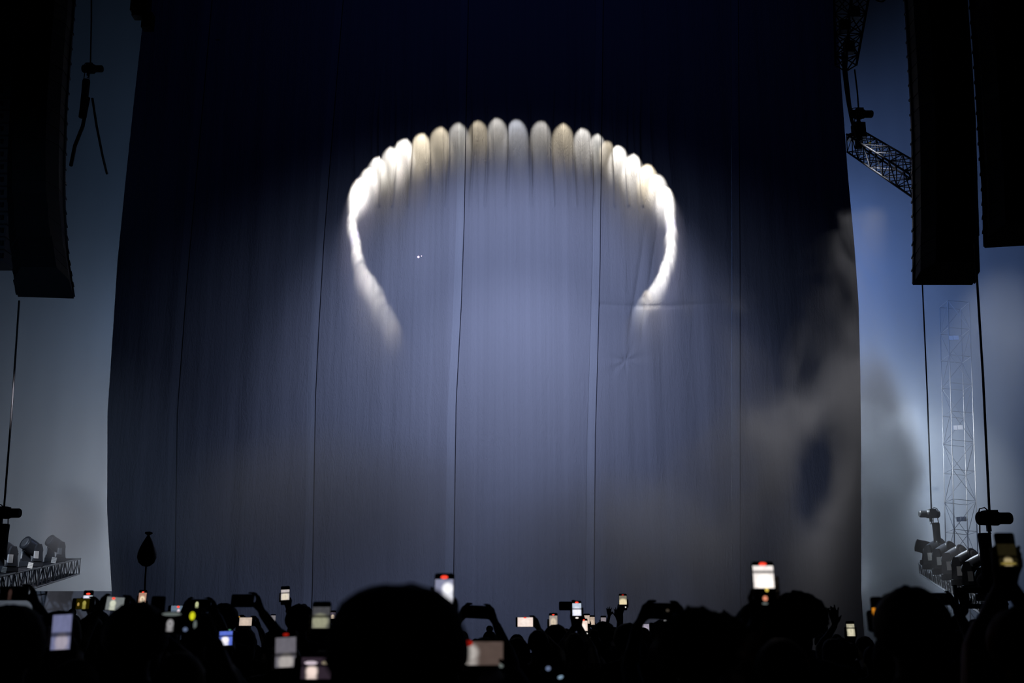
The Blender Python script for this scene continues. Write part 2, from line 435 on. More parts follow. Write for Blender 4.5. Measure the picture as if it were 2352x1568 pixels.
def hoist(label, px, py, Y, s=1.0, flip=1, bagh=.8, top=None, bag_dx=-.12, mt=M_BAG):
    """motor chain hoist: body with end caps, hook block, chain up, canvas chain bag below"""
    p = at(px, py, Y); root = tag(empty('chain_hoist', p), label, 'chain hoist', 'motor chain hoists')
    b_ = MB(); X = Matrix.Rotation(PI / 2, 3, 'Y')
    b_.lathe([(.09 * s, -.28 * s), (.12 * s, -.25 * s), (.125 * s, -.05 * s), (.13 * s, 0), (.13 * s, .08 * s), (.105 * s, .12 * s), (.105 * s, .30 * s), (.085 * s, .33 * s)], (0.05 * s * flip, 0, 0), 18, X if flip > 0 else Matrix.Rotation(-PI / 2, 3, 'Y'))
    b_.box((0, 0, .02 * s), (.2 * s, .26 * s, .24 * s))
    b_.build('hoist_body', mt, root)
    MB().tube([(-.2 * s * flip, 0, .08 * s), (-.17 * s * flip, 0, .17 * s), (-.08 * s * flip, 0, .19 * s), (-.0, 0, .12 * s)], .012 * s, 6).build('handle', mt, root)
    k_ = MB().box((-.04 * s, 0, -.17 * s), (.07 * s, .06 * s, .12 * s)); k_.tube([(-.04 * s, 0, -.2 * s), (-.02 * s, 0, -.27 * s), (-.06 * s, 0, -.30 * s)], .016 * s, 6)
    k_.build('hook', M_CHAIN, root)
    g = MB(); hh = bagh * s; x0 = bag_dx * s
    rr = []
    for z, q in ((-.20, .9), (-.24, 1.0), (-.5, .93), (-.8, .95), (-1.0, 1.02), (-1.02, .8)):
        zz = z * hh - .06 * s
        rr.append([Vector((x0 + .115 * s * q * math.cos(a2) * (1 + .05 * math.sin(3 * a2)), .10 * s * q * math.sin(a2), zz)) for a2 in [2 * PI * i / 14 for i in range(14)]])
    g.loft(rr)
    for sx in (-.08, .08): g.tube([(x0 + sx * s, 0, -.22 * hh - .06 * s), (x0 + sx * s * .8, 0, -.08 * s)], .012 * s, 6)
    g.build('chain_bag', M_BAG, root, smooth=True)
    if top is not None:
        t_ = Vector(top) - p
        MB().tube([(0.0, 0, .1 * s), t_ * 0.5 + Vector((0.015, 0, 0)), t_], .022 * s, 6).build('chain', M_CHAIN, root)
    return root
hoist('black motor hoist with a long chain bag beside the right-hand raised phone', 2274, 1190, 19.5, 1.0, 1, 1.0, at(2239, 560, 19.5), -.13)
hoist('hazy motor hoist hanging above the far end of the row of moving lights', 2140, 1180, 33, 1.0, -1, 1.0, at(2118, 640, 33), .1, M_ALU)
hoist('small motor hoist above the upper right lattice truss', 1973, 262, 29, 1.05, 1, .95, at(1963, 160, 29), -.06)
hoist('dark motor hoist with a bag hanging high between the left array and the curtain', 207, 158, 25, .85, 1, 1.5, at(210, -60, 25), -.08)
hoist('grey motor hoist at the left edge below the left array', 8, 1178, 22, .9, 1, .9, at(44, 690, 22), .05)

t = tag(empty('lattice_truss', at(1955, 0, 28)), 'black lattice truss hanging steeply at the upper right corner of the curtain', 'truss', 'lattice trusses')
o_ = at(1955, 0, 28)
m_ = MB(); lattice(m_, at(1943, 150, 28) - o_, at(1960, -60, 28.5) - o_, .40, 9, .035, .02, .5, .80); m_.build('truss_frame', M_BLACK, t)
for k, (px, py) in enumerate(((1940, 60), (1950, 110), (1962, 30))): MB().box(at(px, py, 27.9) - o_, (.28, .2, .34)).build('junction_box', M_BLACK, t)
cb = MB()
for k in range(4):
    pts = [at(px + k * 2.0 - 3 + (k % 2) * 2 * math.sin(i), py, 28 + .04 * k) for i, (px, py) in enumerate(((1937, 120), (1940, 165), (1944, 200), (1950, 240), (1957, 275), (1966, 305), (1975, 322)))]
    cb.tube(pts, .025, 6)
tag(cb.build('cable_bundle', M_BAG, None, True), 'bundle of black cables drooping from the steep truss to the lattice truss below', 'cable bundle')

t = tag(empty('lattice_truss', at(1962, 330, 29.5)), 'horizontal lattice truss running from the curtain edge behind the right main array', 'truss', 'lattice trusses')
o_ = at(1962, 330, 29.5)
m_ = MB(); lattice(m_, at(1966, 326, 29.5) - o_, at(2140, 437, 23.5) - o_, .52, 11, .028, .014, 0.1); m_.build('truss_frame', M_METAL, t)
for px, py in ((1998, 328), (2056, 368)):
    MB().box(at(px, py, 27.6 if px < 2010 else 26) - o_, (.05, .02, .04)).build('yellow_tag', mat('yellow_tag', (.8, .75, .1), .5), t)
MB().box(at(1972, 300, 29.3) - o_, (.34, .3, .42)).box(at(1968, 315, 29.3) - o_, (.5, .34, .12)).build('corner_block', M_METAL, t)
m_ = MB(); pp = at(2022, -6, 26)
m_.tube([(pp.x + .13 * math.cos(a2), pp.y, pp.z + .13 * math.sin(a2)) for a2 in [2 * PI * i / 20 for i in range(20)]] + [(pp.x + .13, pp.y, pp.z)], .03, 8)
m_.tube([(pp.x, pp.y, pp.z + .12), (pp.x, pp.y, pp.z + 1.2)], .012, 6)
tag(m_.build('lifting_shackle', M_CHAIN, None, True), 'round steel shackle hanging at the top edge right of the steep truss', 'shackle')

# left bridle cables from the high hoist down to the left array
m_ = MB(); m_.tube([at(203, 225, 25), at(190, 290, 24.6), at(172, 335, 24.2), at(163, 380, 24)], .045, 6)
m_.tube([at(212, 225, 25), at(222, 290, 25.2), at(236, 360, 25.4), at(246, 400, 25.5)], .03, 6)
tag(m_.build('bridle_cable', M_CHAIN, None, True), 'two dim cables spreading below the high left hoist', 'cable')
m_ = MB(); m_.box(at(326, -10, 29.2), (.5, .4, 1.2)).box(at(318, 10, 29.1), (.25, .3, .9)); m_.box(at(340, 50, 29.4), (.3, .3, .5))
for i in range(1): m_.box(((at(330, -20, 29.6).x + at(1930, -20, 29.6).x) / 2, 29.6, at(600, -8, 29.6).z + .3), (19.4, .35, .4))
tag(m_.build('header_truss', M_BLACK), 'black header truss and corner blocks carrying the curtain at the top of the frame', 'truss')

# ------------------------------------------------------------------ moving lights on a ladder truss
def moving_light(name_label, loc, yaw, s=1.0, tilt=0.4, mt=M_METAL):
    root = tag(empty('moving_head_light', loc, yaw), name_label, 'moving light', 'moving lights along the side trusses')
    MB().box((0, 0, .06 * s), (.40 * s, .34 * s, .12 * s)).build('base', mt, root, bevel=.02 * s)
    for sx in (-1, 1):
        y_ = MB(); y_.loft([[Vector((sx * (.20 + dx) * s, dy * s, z * s)) for dx, dy in ((-.03, -q), (.03, -q), (.03, q), (-.03, q))] for z, q in ((.12, .12), (.25, .10), (.42, .085), (.50, .05))])
        y_.build('yoke_arm', mt, root)
        MB().box((sx * .215 * s, -.06 * s, .26 * s), (.04 * s, .10 * s, .16 * s)).build('label_plate', M_LABEL, root)
    R_ = Matrix.Rotation(tilt, 3, 'X')
    MB().lathe([(.05 * s, -.22 * s), (.12 * s, -.20 * s), (.155 * s, -.1 * s), (.16 * s, .05 * s), (.15 * s, .2 * s), (.155 * s, .24 * s), (.13 * s, .25 * s)], (0, 0, .42 * s), 18, R_).build('head', mt, root, smooth=True)
    MB().lathe([(.12 * s, .245 * s), (.08 * s, .262 * s)], (0, 0, .42 * s), 18, R_).build('lens', M_ALU, root)
    return root
M_FIX = mat('fixture_black', (0.06, 0.065, 0.075), 0.35)
P0, P1 = at(2296, 1406, 23.5), at(2124, 1305, 36)
t = tag(empty('ladder_truss', P0), 'aluminium ladder truss carrying the right-hand row of moving lights', 'truss', 'lattice trusses')
m_ = MB(); lattice(m_, Vector((0, 0, 0)), P1 - P0, .34, 26, .03, .012); m_.build('truss_frame', M_ALU, t)
N = ['nearest moving light of the right row, next to the raised phone', 'second moving light of the right row, with a shining hood', 'third moving light of the right row, its white label lit',
     'fourth moving light of the right row, greyed by haze', 'fifth moving light of the right row, dim in the haze', 'farthest upright moving light of the right row, almost lost in haze']
for k in range(6):
    f = (0.05, .20, .33, .47, .62, .78)[k]
    p = P0.lerp(P1, f) + Vector((0, 0, .17))
    moving_light(N[k], p, 0.55, 1.42, 1.15, M_FIX)
moving_light('moving light turned sideways on top of the far end of the right truss', P0.lerp(P1, .93) + Vector((0, 0, .17)), 1.2, 1.3, -1.3, M_FIX)
# black support frame at the near end
t = tag(empty('support_frame', at(2308, 1440, 21.5)), 'black box frame standing below the nearest right moving light', 'stand'); o_ = at(2308, 1440, 21.5)
m_ = MB(); q1, q2 = at(2301, 1355, 21.5) - o_, at(2301, 1440, 21.5) - o_
m_.box(((q1.x), 0, (q1.z + q2.z) / 2 - .5), (.13, .13, (q1.z - q2.z) + 1.2)); m_.box((q1.x - .45, 0, q1.z), (.9, .1, .1)); m_.box((q1.x - .45, 0, (at(0, 1392, 21.5) - o_).z), (.9, .1, .09))
m_.box((q1.x - .9, 0, (q1.z + q2.z) / 2 - .5), (.06, .06, (q1.z - q2.z) + 1.2))
m_.build('frame', M_BLACK, t); MB().ball((q1.x - .2, 0, q1.z + .18), (.26, .2, .18)).build('cover', M_BAG, t, smooth=True)

P0, P1 = at(-40, 1352, 24), at(165, 1300, 37)
t = tag(empty('ladder_truss', P0), 'hazy ladder truss with moving lights at the lower left edge', 'truss', 'lattice trusses')
m_ = MB(); lattice(m_, Vector((0, 0, 0)), P1 - P0, .5, 20, .03, .014); m_.build('truss_frame', M_METAL, t)
N = ['moving light at the left edge with a white label, half cut by the frame', 'left moving light beside the second white label, veiled by smoke', 'left moving light farthest along the truss, faint in smoke']
for k in range(3):
    p = P0.lerp(P1, (.16, .42, .72)[k]) + Vector((0, 0, .26))
    moving_light(N[k], p, -0.5, 1.2, 1.1, M_FIX)
for k, (px, py, Y) in enumerate(((10, 1308, 24), (70, 1298, 27), (124, 1286, 31))):
    m_ = MB(); c_ = at(px, py, Y); wv = 11 * Y / 2482
    M_ = Matrix.Rotation(.15, 3, 'Y')
    lb = m_.box(c_, (wv, .02, wv * 1.15), M_).build('label_sheet', mat('lit_label', (.9, .88, .78), .6))
    tag(lb, ('pale label at the left edge behind the nearest left moving light', 'pale striped label right of the first left moving light', 'small pale label farthest right along the left truss')[k], 'label', 'pale labels on the left truss')
    for j in range(3): MB().box((c_.x, c_.y - .012, c_.z + (j - 1) * wv * .3), (wv * .9, .004, wv * .04), M_).build('printed_line', M_METAL, lb)

# ------------------------------------------------------------------ scaffold tower far behind on the right
t = tag(empty('scaffold_tower', at(2205, 1400, 41)), 'pale scaffold tower far behind in the haze, right of the curtain', 'tower'); o_ = at(2205, 1400, 41)
m_ = MB(); lattice(m_, Vector((0, 0, -1.7)), at(2192, 700, 42) - o_, .85, 12, .02, .010); m_.build('tower_frame', M_ALU, t)
for k, (px, py, q) in enumerate(((2192, 776, .20), (2201, 982, .55), (2209, 1192, .32))):
    lb = MB(); c_ = at(px, py, 41.0)
    lb.box(c_ + Vector((-.12, 0, .0)), (.14, .03, .17)).box(c_ + Vector((.07, 0, .012)), (.20, .03, .17))
    tag(lb.build('tower_sign', mat('lit_sign', (.9, .9, .95), .6)), ('dim white sign highest on the hazy tower', 'brightest white sign, middle of the hazy tower', 'white sign lowest on the hazy tower, above the moving lights')[k], 'sign', 'white signs on the tower')
# thin hanging lines behind
m_ = MB(); m_.tube([at(2118, 640, 34), at(2130, 900, 34), at(2136, 1150, 34)], .012, 5)
# stage wing on the left
w0 = at(80, 1357, 31); w1 = at(262, 1357, 31)
tag(MB().box(((w0.x + w1.x) / 2, 32.5, w0.z / 2), (w1.x - w0.x, 3, w0.z)).build('stage_wing', M_DECK), kind='structure')

# confetti and a lamp seen through the cloth
for k, (px, py, Y, L_, a2) in enumerate(((751, 1277, 27, .12, -.15), (1459, 1288, 27.2, .09, .3), (1268, 1332, 27, .15, -.1), (500, 92, 28, .12, .05))):
    c_ = at(px, py, Y); R_ = Matrix.Rotation(a2, 3, 'Y')
    m_ = MB(); m_.loft([[c_ + R_ @ Vector((x, y, z + .006 * math.sin(9 * x))) for y, z in ((-.02, 0), (.02, .004), (.02, .010), (-.02, .006))] for x in (-L_ / 2, -L_ / 4, 0, L_ / 4, L_ / 2)])
    tag(m_.build('paper_scrap', mat('pale_paper', (.85, .82, .75), .7)),
        ('pale paper scrap floating left of the big dark head', 'pale paper scrap floating above the right raised phone', 'thin paper streak floating above the middle of the crowd', 'faint paper scrap high at the upper left of the curtain')[k], 'paper scrap', 'paper scraps in the air')
c_ = at(961, 590, CY - .2)
tag(MB().ball(c_, (.03, .03, .03)).ball(c_ + Vector((.09, 0, .03)), (.012, .012, .012)).build('indicator_lamp', mat('pink_led', (.9, .6, .9), .5, emit=(1, .6, 1), estr=3)), 'tiny pink-white lamp dot shining on the curtain inside the ring', 'lamp')

# balloon on a stick
bl = tag(empty('balloon', at(338, 1270, 14)), 'dark upside-down balloon on a thin stick above the left crowd', 'balloon'); o_ = at(338, 1270, 14)
M_BAL = mat('balloon_rubber', (.008, .008, .009), .5)
q = 14 / 2482
MB().lathe([(z[0] * q, z[1] * q) for z in ((1, -30), (9, -28), (17, -21), (21, -10), (20.5, 0), (17, 12), (11, 25), (6, 34), (3, 39), (3, 41))], (0, 0, 0), 24).build('balloon_skin', M_BAL, bl, smooth=True)
MB().lathe([(3 * q, 40 * q), (9 * q, 44 * q), (8 * q, 47 * q), (2 * q, 48 * q)], (0, 0, 0), 14).build('knot', M_BAL, bl, smooth=True)
MB().tube([(0, 0, -28 * q), (.3 * q, 0, -60 * q), (3 * q, 0, -105 * q), (4 * q, 0, -230 * q)], .012, 6).build('stick', M_BAL, bl)
# ------------------------------------------------------------------ phones
def screen_mat(tint, bg, strength, cx=.5, cz=.35, r=.28, ring=0.0, band=None, asp=1.0, soft=.35):
    """the live picture on a phone's display: the dim curtain with the glowing ring"""
    m = bpy.data.materials.new('phone_display'); m.use_nodes = True
    nt = m.node_tree; nt.nodes.remove(nt.nodes['Principled BSDF']); out = nt.nodes['Material Output']
    tc = nt.nodes.new('ShaderNodeTexCoord'); sp = nt.nodes.new('ShaderNodeSeparateXYZ'); nt.links.new(tc.outputs['Generated'], sp.inputs[0])
    def ma(op, a, b_=0.0, c_=None):
        n = nt.nodes.new('ShaderNodeMath'); n.operation = op
        for i, v in enumerate((a, b_) if c_ is None else (a, b_, c_)):
            if isinstance(v, (int, float)): n.inputs[i].default_value = v
            else: nt.links.new(v, n.inputs[i])
        return n.outputs[0]
    def sm(v, a, b_):
        n = nt.nodes.new('ShaderNodeMapRange'); n.interpolation_type = 'SMOOTHSTEP'
        n.inputs['From Min'].default_value = a; n.inputs['From Max'].default_value = b_; nt.links.new(v, n.inputs['Value']); return n.outputs[0]
    x = ma('MULTIPLY', ma('SUBTRACT', sp.outputs['X'], cx), asp); z = ma('SUBTRACT', sp.outputs['Z'], cz)
    d = ma('SQRT', ma('ADD', ma('MULTIPLY', x, x), ma('MULTIPLY', z, z)))
    v = sm(d, r * (1 + soft), r * (1 - soft))
    if ring: v = ma('SUBTRACT', v, ma('MULTIPLY', sm(d, r * .55, r * .25), ring))
    v = ma('MAXIMUM', v, ma('MULTIPLY', sm(ma('ABSOLUTE', x), r * 1.3, r * .5), ma('MULTIPLY', sm(sp.outputs['Z'], cz + .05, cz - .05), .8)))
    nz = nt.nodes.new('ShaderNodeTexNoise'); nz.inputs['Scale'].default_value = 5; nt.links.new(tc.outputs['Generated'], nz.inputs['Vector'])
    k = ma('ADD', .8, ma('MULTIPLY', nz.outputs['Fac'], .4))
    if band is not None:
        k = ma('MULTIPLY', k, ma('SUBTRACT', 1.0, ma('MULTIPLY', sm(ma('ABSOLUTE', ma('SUBTRACT', sp.outputs['Z'], band)), .10, .03), .75)))
    mx = nt.nodes.new('ShaderNodeMix'); mx.data_type = 'RGBA'; mx.inputs[6].default_value = bg + (1,); mx.inputs[7].default_value = tint + (1,)
    nt.links.new(v, mx.inputs[0])
    em = nt.nodes.new('ShaderNodeEmission'); nt.links.new(mx.outputs[2], em.inputs['Color']); nt.links.new(ma('MULTIPLY', k, strength), em.inputs['Strength'])
    nt.links.new(em.outputs[0], out.inputs['Surface'])
    return m
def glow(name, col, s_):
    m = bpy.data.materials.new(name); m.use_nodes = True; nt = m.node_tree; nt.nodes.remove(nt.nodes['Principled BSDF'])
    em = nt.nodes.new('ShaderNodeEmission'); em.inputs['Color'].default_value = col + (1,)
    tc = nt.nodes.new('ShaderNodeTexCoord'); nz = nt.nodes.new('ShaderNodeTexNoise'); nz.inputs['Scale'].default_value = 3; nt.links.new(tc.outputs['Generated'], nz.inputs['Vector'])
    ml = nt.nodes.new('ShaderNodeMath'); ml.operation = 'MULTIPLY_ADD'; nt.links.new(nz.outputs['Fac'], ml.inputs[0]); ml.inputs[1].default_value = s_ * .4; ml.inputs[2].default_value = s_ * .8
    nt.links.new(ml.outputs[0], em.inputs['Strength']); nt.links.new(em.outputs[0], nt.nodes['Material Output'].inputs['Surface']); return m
G_RED = glow('record_red', (1.0, .06, .03), 1.4); G_DRED = glow('record_dim_red', (.7, .02, .01), .5)
G_WHITE = glow('button_white', (1, .92, .85), 1.0); G_YEL = glow('zoom_yellow', (1, .75, .12), .9); G_PINK = glow('shutter_red', (1, .35, .2), .75)
G_DIM = glow('dim_grey_ui', (.55, .65, .62), .22); G_LIME = glow('lime_button', (.85, .85, .02), .8)
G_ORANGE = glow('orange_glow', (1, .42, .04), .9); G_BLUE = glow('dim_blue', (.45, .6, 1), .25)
PW, PH, PT = .038, .0775, .0085
def rrect(hw, hh, r, n=5):
    pts = []
    for cx, cz, a0 in ((hw - r, hh - r, 0), (-hw + r, hh - r, 90), (-hw + r, -hh + r, 180), (hw - r, -hh + r, 270)):
        for i in range(n + 1):
            a = math.radians(a0 + 90 * i / n); pts.append((cx + r * math.cos(a), cz + r * math.sin(a)))
    return pts
PHONES = []
def phone(label, px, py, Y, land=False, roll=0.0, img=(-.5, .36), dis=None, ui=(), sc=1.0, yaw=0.0, w_img=.92):
    """img: lower and upper edge of the lit picture along the phone's height (fraction of half height -1..1)"""
    p = at(px, py, Y)
    root = tag(empty('mobile_phone', p), label, 'phone', 'phones held up by the crowd')
    root.rotation_euler = (-PITCH * .4, math.radians(roll), yaw)
    root.scale = (sc, sc, sc)
    hw, hh = (PH, PW) if land else (PW, PH)
    b_ = MB(); rr = rrect(hw, hh, .010)
    b_.loft([[Vector((x * q, y, z * q)) for x, z in rr] for y, q in ((0, .97), (.001, 1), (PT - .001, 1), (PT, .97))])
    b_.build('phone_body', M_PHONE, root)
    cbx = (hw * .55, hh * .25) if land else (-hw * .4, hh * .72)
    MB().box((cbx[0], PT + .001, cbx[1]), (.03, .004, .03)).build('camera_bump', M_PHONE, root)
    if dis is not None:
        a, b2 = img
        if land: x0, x1, z0, z1 = a * hw, b2 * hw, -hh * w_img, hh * w_img
        else: x0, x1, z0, z1 = -hw * w_img, hw * w_img, a * hh, b2 * hh
        MB().add([(x0, -.0006, z0), (x1, -.0006, z0), (x1, -.0006, z1), (x0, -.0006, z1)], [(0, 1, 2, 3)]).build('screen', dis, root)
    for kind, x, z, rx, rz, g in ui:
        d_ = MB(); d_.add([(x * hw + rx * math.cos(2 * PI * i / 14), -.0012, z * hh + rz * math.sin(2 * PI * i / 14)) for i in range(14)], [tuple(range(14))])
        o = d_.build(kind, g, root); o['label'] = kind.replace('_', ' ') + ' on the display'
    MW = Matrix.LocRotScale(root.location, root.rotation_euler, root.scale)
    PHONES.append((MW, land, p))
    return len(PHONES) - 1

# ------------------------------------------------------------------ people
def xf(root, v): return root @ Vector(v)
def grip(m_, root, land, side):
    """a hand closed on the phone; returns the wrist. side +1 = right hand"""
    g = lambda x, y, z: xf(root, (x * side, y, z))
    F = lambda a, b_, r1, r2: m_.capsule(g(*a), g(*b_), r1, r2, 8)
    if not land:
        wr = (.022, .052, -.125); kn = []
        for i, z in enumerate((.012, -.010, -.031, -.050)):
            k_ = (-.012, .034, z); F(wr, k_, .018, .0125)
            md = (-.047, .022, z + .006); tp = (-.045, -.008, z + .010 - .003 * i); F(k_, md, .0105, .0095); F(md, tp, .0095, .0085); kn.append(k_)
        for a, b_ in zip(kn, kn[1:]): F(a, b_, .0125, .0125)
        F(wr, (.036, .036, -.082), .017, .014); F((.036, .036, -.082), (.048, .014, -.045), .0135, .0115); F((.048, .014, -.045), (.043, -.009, -.020), .0115, .009)
    else:
        wr = (.118, .055, -.070); kn = []
        tips = ((.034, .006, .046), (.052, .010, .047), (.030, .026, -.004), (.038, .026, -.022))
        for i, z in enumerate((.024, .006, -.012, -.028)):
            k_ = (.088 - .004 * i, .036, z); F(wr, k_, .018, .0125); kn.append(k_)
            md = (.064 + .004 * (i % 2), .030, .046 if i < 2 else z - .002); F(k_, md, .0105, .0095); F(md, tips[i], .0095, .0085)
        for a, b_ in zip(kn, kn[1:]): F(a, b_, .0125, .0125)
        F(wr, (.108, .022, -.052), .017, .0135); F((.108, .022, -.052), (.092, -.002, -.036), .0125, .0105); F((.092, -.002, -.036), (.064, -.010, -.022), .0105, .0085)
    return g(*wr)
def open_hand(m_, wrist, up, fwd, side, curl=.35):
    """a raised hand with spread, slightly bent fingers"""
    up = Vector(up).normalized(); rt = Vector(fwd).cross(up).normalized() * side; fw = up.cross(rt) * side
    W = Vector(wrist); g = lambda a, b_, c_: W + rt * a + fw * b_ + up * c_
    for i in range(4):
        x = (-.030, -.010, .010, .029)[i]; L_ = (.066, .080, .074, .058)[i]; sp = (-.28, -.08, .08, .26)[i]
        k_ = g(x, 0, .088); m_.capsule(W, k_, .020, .0125, 8)
        d1 = (up + rt * sp).normalized(); m1 = k_ + d1 * L_ * .55; d2 = (d1 + fw * curl).normalized(); tp = m1 + d2 * L_ * .5
        m_.capsule(k_, m1, .0105, .0095, 8); m_.capsule(m1, tp, .0095, .008, 8)
        if i: m_.capsule(g((-.030, -.010, .010, .029)[i - 1], 0, .086), k_, .0125, .0125, 8)
    m_.capsule(g(-.01, 0, .015), g(-.045, .01, .050), .016, .013, 8); m_.capsule(g(-.045, .01, .050), g(-.068, .02, .088), .0125, .009, 8)
def arm(m_, sh, wr, side, k, warn=''):
    L1, L2 = .30 * k, .27 * k
    d = wr - sh; D = d.length
    if D > (L1 + L2) * .985:
        q = D / ((L1 + L2) * .985)
        if q > 1.18: print('REACH', warn, round(q, 2))
        L1 *= q; L2 *= q
    a = (L1 * L1 - L2 * L2 + D * D) / (2 * D); h = math.sqrt(max(0, L1 * L1 - a * a)); dn = d.normalized()
    pole = Vector((side * .9, .25, -.6)); pole = (pole - dn * pole.dot(dn)).normalized()
    el = sh + dn * a + pole * h
    m_.capsule(sh, el, .058 * k, .046 * k, 12); m_.capsule(el, wr, .045 * k, .029 * k, 12)
    mid = el.lerp(wr, .3); m_.capsule(el, mid, .044 * k, .046 * k, 12)
HAIR_N = 0
def hair_mesh(style, c, k, seed):
    """c: centre of the skull"""
    m_ = MB(); rx, ry, rz = {'short': (.086, .103, .10), 'cap': (.088, .106, .10), 'full': (.118, .125, .125), 'curly': (.125, .125, .115), 'long': (.098, .11, .11), 'bun': (.090, .105, .105), 'wide': (.128, .128, .118)}[style]
    nu, nv = 28, 18; rings = []
    for j in range(1, nv):
        th = PI * j / nv; ring = []
        for i in range(nu):
            ph = 2 * PI * i / nu
            v = Vector((math.sin(th) * math.cos(ph), math.sin(th) * math.sin(ph), math.cos(th)))
            if style == 'wide': v = Vector((v.x * math.sin(th) ** -.16, v.y * math.sin(th) ** -.16, math.copysign(abs(v.z) ** .88, v.z)))
            amp, fq = {'short': (.03, 6), 'cap': (.0, 1), 'full': (.035, 5), 'curly': (.10, 7), 'long': (.03, 5), 'bun': (.02, 6), 'wide': (.03, 4)}[style]
            q = 1 + amp * noise.noise(v * fq + Vector((seed * 3.1, 0, 0))) * 2
            front = v.y > .35 and v.z < .25
            if front: q *= .80
            z = v.z * rz * q
            if style == 'long' and v.z < 0 and not front: z = v.z * .26
            elif v.z < 0: z = v.z * rz * .75
            ring.append(c + Vector((v.x * rx * q, v.y * ry * q - .012, z)) * k)
        rings.append(ring)
    m_.loft(rings)
    if style == 'bun': m_.ball(c + Vector((0, -.05, .125)) * k, (.045 * k,) * 3)
    if style == 'cap': m_.loft([[c + Vector((x, y, z)) * k for x, y in ((-.07, .06), (.07, .06), (.055, .19), (-.055, .19))] for z in (.045, .055)])
    return m_
def person(label, px, pytop, Y, hair='short', phones=(), raise_=None, yaw=0.0, k=None, bodyw=1.0, dz=0.0):
    """stands on the floor, head top at this place of the frame, facing the stage (+Y)"""
    top = at(px, pytop, Y); lift = {'short': .018, 'cap': .02, 'full': .035, 'curly': .035, 'long': .022, 'bun': .018, 'wide': .035}[hair]
    H = top.z - lift; k = H / 1.75; X0 = top.x
    R_ = Matrix.Rotation(yaw, 3, 'Z')
    P = lambda x, y, z: Vector((X0, Y, 0)) + (R_ @ Vector((x, y, z))) * k
    m_ = MB()
    ws = bodyw
    def ring(z, a, b_, y=0.0): return [P(a * math.cos(t) * ws, y + b_ * math.sin(t), z) for t in [2 * PI * i / 18 for i in range(18)]]
    m_.loft([ring(.86, .13, .10), ring(.93, .172, .122), ring(1.02, .158, .112), ring(1.10, .150, .108), ring(1.22, .165, .118), ring(1.33, .180, .122, -.005), ring(1.40, .178, .105, -.01), ring(1.45, .130, .085, -.01), ring(1.48, .075, .07, -.005), ring(1.50, .055, .055)])
    for s_ in (-1, 1):
        m_.capsule(P(.09 * s_, 0, .90), P(.10 * s_, .012, .50), .088 * k, .058 * k, 12)
        m_.capsule(P(.10 * s_, .012, .50), P(.105 * s_, -.01, .10), .057 * k, .040 * k, 12)
        m_.capsule(P(.10 * s_, -.02, .36), P(.102 * s_, -.015, .26), .056 * k, .048 * k, 10)
        m_.capsule(P(.105 * s_, -.03, .045), P(.12 * s_, .15, .035), .044 * k, .034 * k, 10)
        m_.capsule(P(.10 * s_, -.01, 1.42), P(.165 * s_ * ws, -.01, 1.395), .062 * k, .062 * k, 12)
    m_.capsule(P(0, -.005, 1.44), P(0, .008, 1.56), .060 * k, .054 * k, 12)
    m_.ball(P(0, 0, 1.643), (.076 * k, .096 * k, .105 * k), R_)
    m_.ball(P(0, .035, 1.580), (.055 * k, .060 * k, .062 * k), R_)
    m_.capsule(P(0, .088, 1.635), P(0, .108, 1.605), .010 * k, .014 * k, 8)
    m_.capsule(P(-.02, .087, 1.572), P(.02, .087, 1.572), .010 * k, .010 * k, 8)
    for s_ in (-1, 1):
        m_.ball(P(.078 * s_, .0, 1.622), (.012 * k, .020 * k, .030 * k), R_)
        m_.capsule(P(.018 * s_, .088, 1.658), P(.048 * s_, .078, 1.656), .009 * k, .008 * k, 6)
        m_.ball(P(.031 * s_, .082, 1.636), (.012 * k, .010 * k, .009 * k), R_)
    used = set()
    hands = False
    for pi, sd in phones:
        root, land, pp = PHONES[pi]; hands = True
        for s_ in ((-1, 1) if sd == 0 else (sd,)):
            wr = grip(m_, root, land, s_)
            shs = s_ if s_ not in used else -s_
            used.add(shs)
            arm(m_, P(.178 * shs * ws, -.005, 1.405), wr, shs, k, label)
    if raise_:
        for (hx, hy, hY, sd) in raise_:
            hands = True; wr = at(hx, hy, hY); shs = sd if sd not in used else -sd; used.add(shs)
            open_hand(m_, wr, (0, .05, 1), (0, 1, 0), sd); arm(m_, P(.178 * shs * ws, -.005, 1.405), wr, shs, k, label)
    for s_ in (-1, 1):
        if s_ in used: continue
        sh = P(.178 * s_ * ws, -.005, 1.405); el = P(.215 * s_ * ws, -.02, 1.11); wr = P(.20 * s_ * ws, .06, .86)
        m_.capsule(sh, el, .056 * k, .043 * k, 12); m_.capsule(el, wr, .043 * k, .028 * k, 12)
        for i in range(4): m_.capsule(wr, wr + Vector(((-.0 + .0) , (-.030 + .02 * i) * k, -.09 * k)), .022 * k, .012 * k, 8); m_.capsule(wr + Vector((0, (-.030 + .02 * i) * k, -.09 * k)), wr + Vector((-.012 * s_, (-.030 + .02 * i) * k, -.165 * k)), .0105 * k, .008 * k, 8)
        m_.capsule(wr, wr + Vector((-.01 * s_, .05, -.07)) * k, .015 * k, .011 * k, 8)
    me0 = m_.mesh('body_blocks'); tmp = bpy.data.objects.new('tmp_body', me0); COL.objects.link(tmp)
    rm = tmp.modifiers.new('r', 'REMESH'); rm.mode = 'VOXEL'; rm.voxel_size = (.008 if Y < 5.5 else .0095) if hands else .016; rm.use_smooth_shade = True
    sm_ = tmp.modifiers.new('s', 'SMOOTH'); sm_.iterations = 2 if hands else 4; sm_.factor = .5
    dg = bpy.context.evaluated_depsgraph_get()
    me = bpy.data.meshes.new_from_object(tmp.evaluated_get(dg)); me.name = 'person'
    bpy.data.objects.remove(tmp)
    me.materials.clear(); me.materials.append(M_CLOTH); me.materials.append(M_SKIN)
